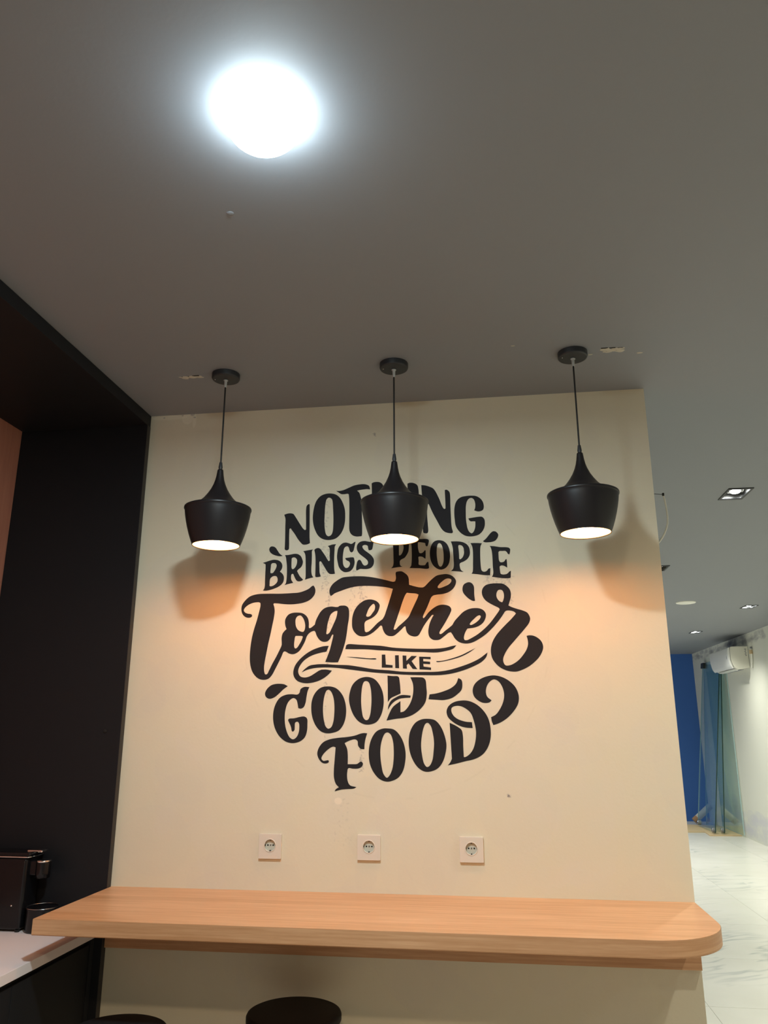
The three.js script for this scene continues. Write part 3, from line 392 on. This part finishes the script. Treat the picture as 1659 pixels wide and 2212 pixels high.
// ------------------------------------------------------------------ coffee nook at the left
const NZ = 2.6;
{
  const t = thing('nook_surround', 'black panel surround framing the coffee nook left of the cream wall', 'cabinet surround');
  const side = part('side_panel', soft(-0.56, 0, 0.001, H - 0.0505, 0.0015, 0.0305, 0.001), M.black, t);
  part('front_edge', box(0.0001, 0.0011, 0.001, H - 0.051, 0.002, 0.030), M.edging, side);
  part('peg', lathe([[0, 0.006], [0.004, 0.006], [0.0062, 0.003], [0.0062, 0]], 20).rotateX(Math.PI / 2).translate(-0.0595, 1.5003, 0.0305), M.hole, side);
  part('top_panel', soft(-0.56, 0, H - 0.05, H - 0.0008, 0.0015, NZ, 0.001), M.black, t);
  part('end_panel', soft(-0.56, 0, 0.001, H - 0.0505, NZ - 0.03, NZ, 0.001), M.black, t);
  tag(part('back_panel', uvMetres(box(-0.585, -0.5605, 0.001, H - 0.001, 0.0015, NZ), 'z', 'y', 0.6, 1.2), M.nicheWood, t), 'brown wood-look back panel');
}
{
  const t = thing('base_cabinet', 'black base cabinet under the white worktop in the nook', 'cabinet');
  part('carcass', box(-0.555, -0.055, 0.09, 0.806, 0.032, NZ - 0.032), M.blackDeep, t);
  part('plinth', box(-0.555, -0.08, 0.001, 0.0895, 0.032, NZ - 0.032), M.blackDeep, t);
  part('grip_channel', [box(-0.0545, -0.046, 0.786, 0.8095, 0.032, NZ - 0.032)], M.hole, t);
  for (const [z0, z1] of [[0.0595, 0.5005], [0.5035, 1.1], [1.103, 1.7], [1.703, 2.3], [2.303, NZ - 0.034]]) part('door', soft(-0.0535, -0.031, 0.095, 0.792, z0, z1, 0.0012), M.black, t);
  part('filler_strip', box(-0.0535, -0.028, 0.095, 0.8095, 0.0315, 0.056), M.blackDeep, t);
}
{
  const t = thing('worktop', 'white worktop with a thick front edge under the coffee machine', 'worktop');
  part('slab', soft(-0.5595, -0.02, 0.811, 0.84, 0.0315, NZ - 0.031, 0.0012), std({ color: new THREE.Color().setRGB(0.80, 0.70, 0.67), roughness: 0.5 }), t);
}
{
  const t = thing('coffee_machine', 'glossy black capsule coffee machine on the white worktop', 'coffee machine', [-0.245, 0.84, 0.098]);
  part('body', soft(-0.25, -0.006, 0.006, 0.236, -0.055, 0.036, 0.012), M.gloss, t);
  for (const [x, z] of [[-0.235, -0.045], [-0.235, 0.026], [-0.02, -0.045], [-0.02, 0.026]]) part('foot', new THREE.CylinderGeometry(0.008, 0.008, 0.007, 14).translate(x, 0.0035, z), M.hole, t);
  const lid = part('lid', soft(-0.25, 0.004, 0.238, 0.252, -0.057, 0.038, 0.006), M.gloss, t);
  part('lid_trim', tube([[-0.24, 0.2375, 0.0385], [-0.06, 0.2375, 0.0385], [0.0, 0.2375, 0.036], [0.006, 0.2375, 0.02], [0.006, 0.2375, -0.03], [0.0, 0.2375, -0.054]], 0.0022, 60), M.chrome, lid);
  part('lever', soft(-0.03, 0.028, 0.247, 0.256, -0.03, 0.004, 0.004), M.chrome, t);
  const spout = part('spout', lathe([[0, 0], [0.012, 0.0], [0.024, 0.006], [0.0255, 0.02], [0.0255, 0.056], [0.0245, 0.058]], 40).translate(0.036, 0.162, 0.0), M.gloss, t);
  part('spout_ring', lathe([[0.0255, 0.0], [0.0268, 0.002], [0.0268, 0.005], [0.024, 0.007], [0, 0.0072]], 40).translate(0.036, 0.219, 0.0), M.chrome, spout);
  part('neck', soft(-0.01, 0.03, 0.175, 0.225, -0.018, 0.018, 0.006), M.gloss, t);
  const tray = part('drip_tray', lathe([[0, 0], [0.050, 0], [0.052, 0.004], [0.052, 0.068], [0.0545, 0.071], [0.0545, 0.075], [0.050, 0.0755], [0.048, 0.072], [0, 0.072]], 56).translate(0.05, 0.001, 0.0), M.gloss, t);
  part('tray_rim', new THREE.TorusGeometry(0.0535, 0.0012, 8, 56).rotateX(Math.PI / 2).translate(0.05, 0.0762, 0), M.steel, tray);
  part('button', new THREE.SphereGeometry(0.0035, 14, 10).translate(-0.045, 0.083, 0.0365), M.chrome, t);
}

// ------------------------------------------------------------------ stools, only their seats show above the lower frame edge
function stool() {
  const t = new THREE.Group();
  part('seat', lathe([[0, 0.625], [0.135, 0.625], [0.144, 0.63], [0.148, 0.638], [0.148, 0.651], [0.145, 0.657], [0.138, 0.66], [0.06, 0.6585], [0, 0.658]], 72), M.seat, t);
  for (let k = 0; k < 4; k++) { const a = Math.PI / 4 + k * Math.PI / 2, c = Math.cos(a), s = Math.sin(a); part('leg', tube([[0.095 * c, 0.628, 0.095 * s], [0.135 * c, 0.3, 0.135 * s], [0.17 * c, 0.011, 0.17 * s]], 0.011, 16), M.shade, t); }
  part('foot_ring', new THREE.TorusGeometry(0.138, 0.008, 10, 56).rotateX(Math.PI / 2).translate(0, 0.24, 0), M.shade, t);
  return t;
}
[[0.727, 0.18, 'black round stool under the middle of the counter'], [0.25, 0.405, 'black round stool beside the base cabinet at the lower left']].forEach(([x, z, label]) => {
  const t = stool(); t.name = numbered('bar_stool'); t.position.set(x, 0, z); tag(t, label, 'stool', 'black round stools under the counter'); scene.add(t);
});

// ------------------------------------------------------------------ the far room
{
  const t = thing('air_conditioner', 'white wall-mounted air conditioner high on the right wall', 'air conditioner', [4.9, 0, -8.5]);
  const prof = (pts) => { const s = new THREE.Shape(); s.moveTo(pts[0][0], pts[0][1]); s.splineThru(pts.slice(1, -2).map(([x, y]) => new THREE.Vector2(x, y))); s.lineTo(pts.at(-2)[0], pts.at(-2)[1]); s.lineTo(pts.at(-1)[0], pts.at(-1)[1]); return s; };
  const ex = (s, z0, z1) => new THREE.ExtrudeGeometry(s, { depth: z1 - z0 - 0.008, bevelEnabled: true, bevelThickness: 0.004, bevelSize: 0.004, bevelOffset: -0.004, bevelSegments: 2, curveSegments: 24 }).translate(0, 0, z0 + 0.004);
  part('casing', ex(prof([[-0.2, 2.598], [-0.236, 2.585], [-0.244, 2.5], [-0.24, 2.42], [-0.222, 2.35], [-0.19, 2.305], [-0.15, 2.285], [-0.004, 2.31], [-0.004, 2.6]]), -0.93, 0), M.acSide, t);
  part('front_panel', ex(prof([[-0.246, 2.583], [-0.268, 2.575], [-0.277, 2.5], [-0.272, 2.42], [-0.253, 2.34], [-0.225, 2.298], [-0.228, 2.33], [-0.2465, 2.42]]), -0.928, -0.004), M.ac, t);
  part('louver', box(-0.01, 0.05, -0.003, 0.003, -0.85, -0.08).rotateZ(-0.25).translate(-0.19, 2.292, 0), M.ac, t);
  part('vent_slot', box(-0.165, -0.06, 2.2855, 2.2895, -0.84, -0.1).rotateZ(0), M.grey, t);
  part('display', box(-0.2785, -0.276, 2.43, 2.475, -0.075, -0.068), M.grey, t);
  const sticker = []; for (let k = 0; k < 6; k++) sticker.push(box(-0.052 + k % 2 * 0.006, -0.028 - (k * 7 % 5) * 0.002, 2.555 - k * 0.017, 2.565 - k * 0.017, 0, 0.0012));
  part('rating_mark', sticker, M.grey, t);
  part('wall_bracket', box(-0.004, 0, 2.32, 2.59, -0.9, -0.005), M.grey, t);
}
{
  const t = thing('pipe_connector', 'short pipe with a tan joint on the white wall beside the air conditioner', 'pipe', [4.885, 0, -8.33]);
  part('pipe', tube([[0.0, 2.30, -0.06], [0, 2.4, -0.02], [0, 2.5, 0.0]], 0.012, 20), M.white, t);
  part('joint', new THREE.CylinderGeometry(0.022, 0.022, 0.05, 20).translate(-0.008, 2.505, 0), M.tan, t);
  part('clip', box(-0.012, 0.0148, 2.55, 2.575, -0.012, 0.012), M.grey, t);
  part('stub', new THREE.CylinderGeometry(0.011, 0.011, 0.05, 16).translate(0, 2.55, 0), M.white, t);
}
function glassLeaf(label, xb, xt, z0, z1, top, mat, fittings) {         // a leaf standing on its lower edge and leaning against the right wall
  const lean = Math.atan2(xt - xb, top - 0.03), len = Math.hypot(xt - xb, top - 0.03), t = thing('glass_door_leaf', label, 'glass door', [xb, 0.03, 0], 0, 'glass door leaves leaning in the far corner');
  t.rotation.z = -lean;
  part('pane', box(-0.005, 0.005, 0, len, z0, z1), mat, t);
  part('edge', box(-0.007, 0.007, 0, len, z1, z1 + 0.004), mat === M.glass ? M.glassEdge : M.glassRim, t);
  part('edge', box(-0.0055, 0.0055, 0, len, z0 - 0.003, z0), M.glassRim, t);
  for (const [z, y] of fittings) { part('fitting', new THREE.CylinderGeometry(0.034, 0.034, 0.05, 24).rotateZ(Math.PI / 2).translate(-0.002, y, z), M.grey, t); part('fitting_cap', new THREE.CylinderGeometry(0.026, 0.03, 0.006, 24).rotateZ(Math.PI / 2).translate(-0.03, y, z), M.steel, t); }
  return t;
}
const outer = glassLeaf('outer glass door leaf leaning farthest from the right wall, with dark top fitting', 4.524, 4.866, -10.8, -9.8, 2.54, M.glass, [[-9.87, 0.03], [-10.72, 0.045]]);
part('top_fitting', box(-0.03, 0.0055, 2.45, 2.535, -10.81, -10.66), M.canopy, outer);
glassLeaf('glass door leaf with dark green edge between the outer leaf and the pale one', 4.652, 4.879, -10.8, -9.8, 2.5, M.glass, [[-9.87, 0.03]]);
glassLeaf('pale green glass leaf standing flat against the right wall', 4.874, 4.8925, -10.7, -9.62, 2.4, M.glassPale, []);
{
  const c = thing('cardboard_sheet', 'tan cardboard sheet on the floor under the glass doors', 'cardboard sheet');
  const s = new THREE.Shape().moveTo(4.0, 10.05).lineTo(4.45, 10.1).lineTo(4.42, 9.7).lineTo(4.88, 9.74).lineTo(4.88, 10.9).lineTo(4.3, 11.05).lineTo(3.95, 10.95);
  part('sheet', new THREE.ExtrudeGeometry(s, { depth: 0.012, bevelEnabled: false }).rotateX(-Math.PI / 2).translate(0, 0.0005, 0), M.tan, c);
  const r = thing('cardboard_roll', 'brown rolled cardboard leaning behind the glass doors near the blue wall', 'cardboard roll', [4.55, 0.055, -11.12], 0);
  r.rotation.z = -0.86;
  part('roll', lathe([[0.028, 0.0], [0.05, 0.0], [0.05, 0.36], [0.028, 0.36], [0.028, 0.0]], 28), M.concrete, r);
  tag(part('roll_end', lathe([[0.0, -0.004], [0.05, -0.004], [0.0525, 0.0], [0.0525, 0.07], [0.05, 0.072]], 28), std({ color: new THREE.Color().setRGB(0.36, 0.22, 0.13), roughness: 0.9 }), r), 'brown end of the roll');
}
{
  const t = thing('loose_cable', 'white cable hanging in a loop behind the right wall end', 'cable');
  part('cable', tube([[2.078, 2.402, -0.2], [2.083, 2.37, -0.2], [2.0845, 2.29, -0.2], [2.068, 2.243, -0.2], [2.04, 2.204, -0.2], [2.0, 2.165, -0.19], [1.96, 2.14, -0.155]], 0.0036, 60), M.white, t);
  part('wire', tube([[2.078, 2.402, -0.2], [2.04, 2.407, -0.2], [1.99, 2.415, -0.19], [1.95, 2.42, -0.152]], 0.0012, 24), M.cord, t);
  part('cable_end', new THREE.CylinderGeometry(0.0042, 0.0042, 0.012, 14).translate(2.078, 2.402, -0.2), M.cord, t);
}

renderer.render(scene, camera);
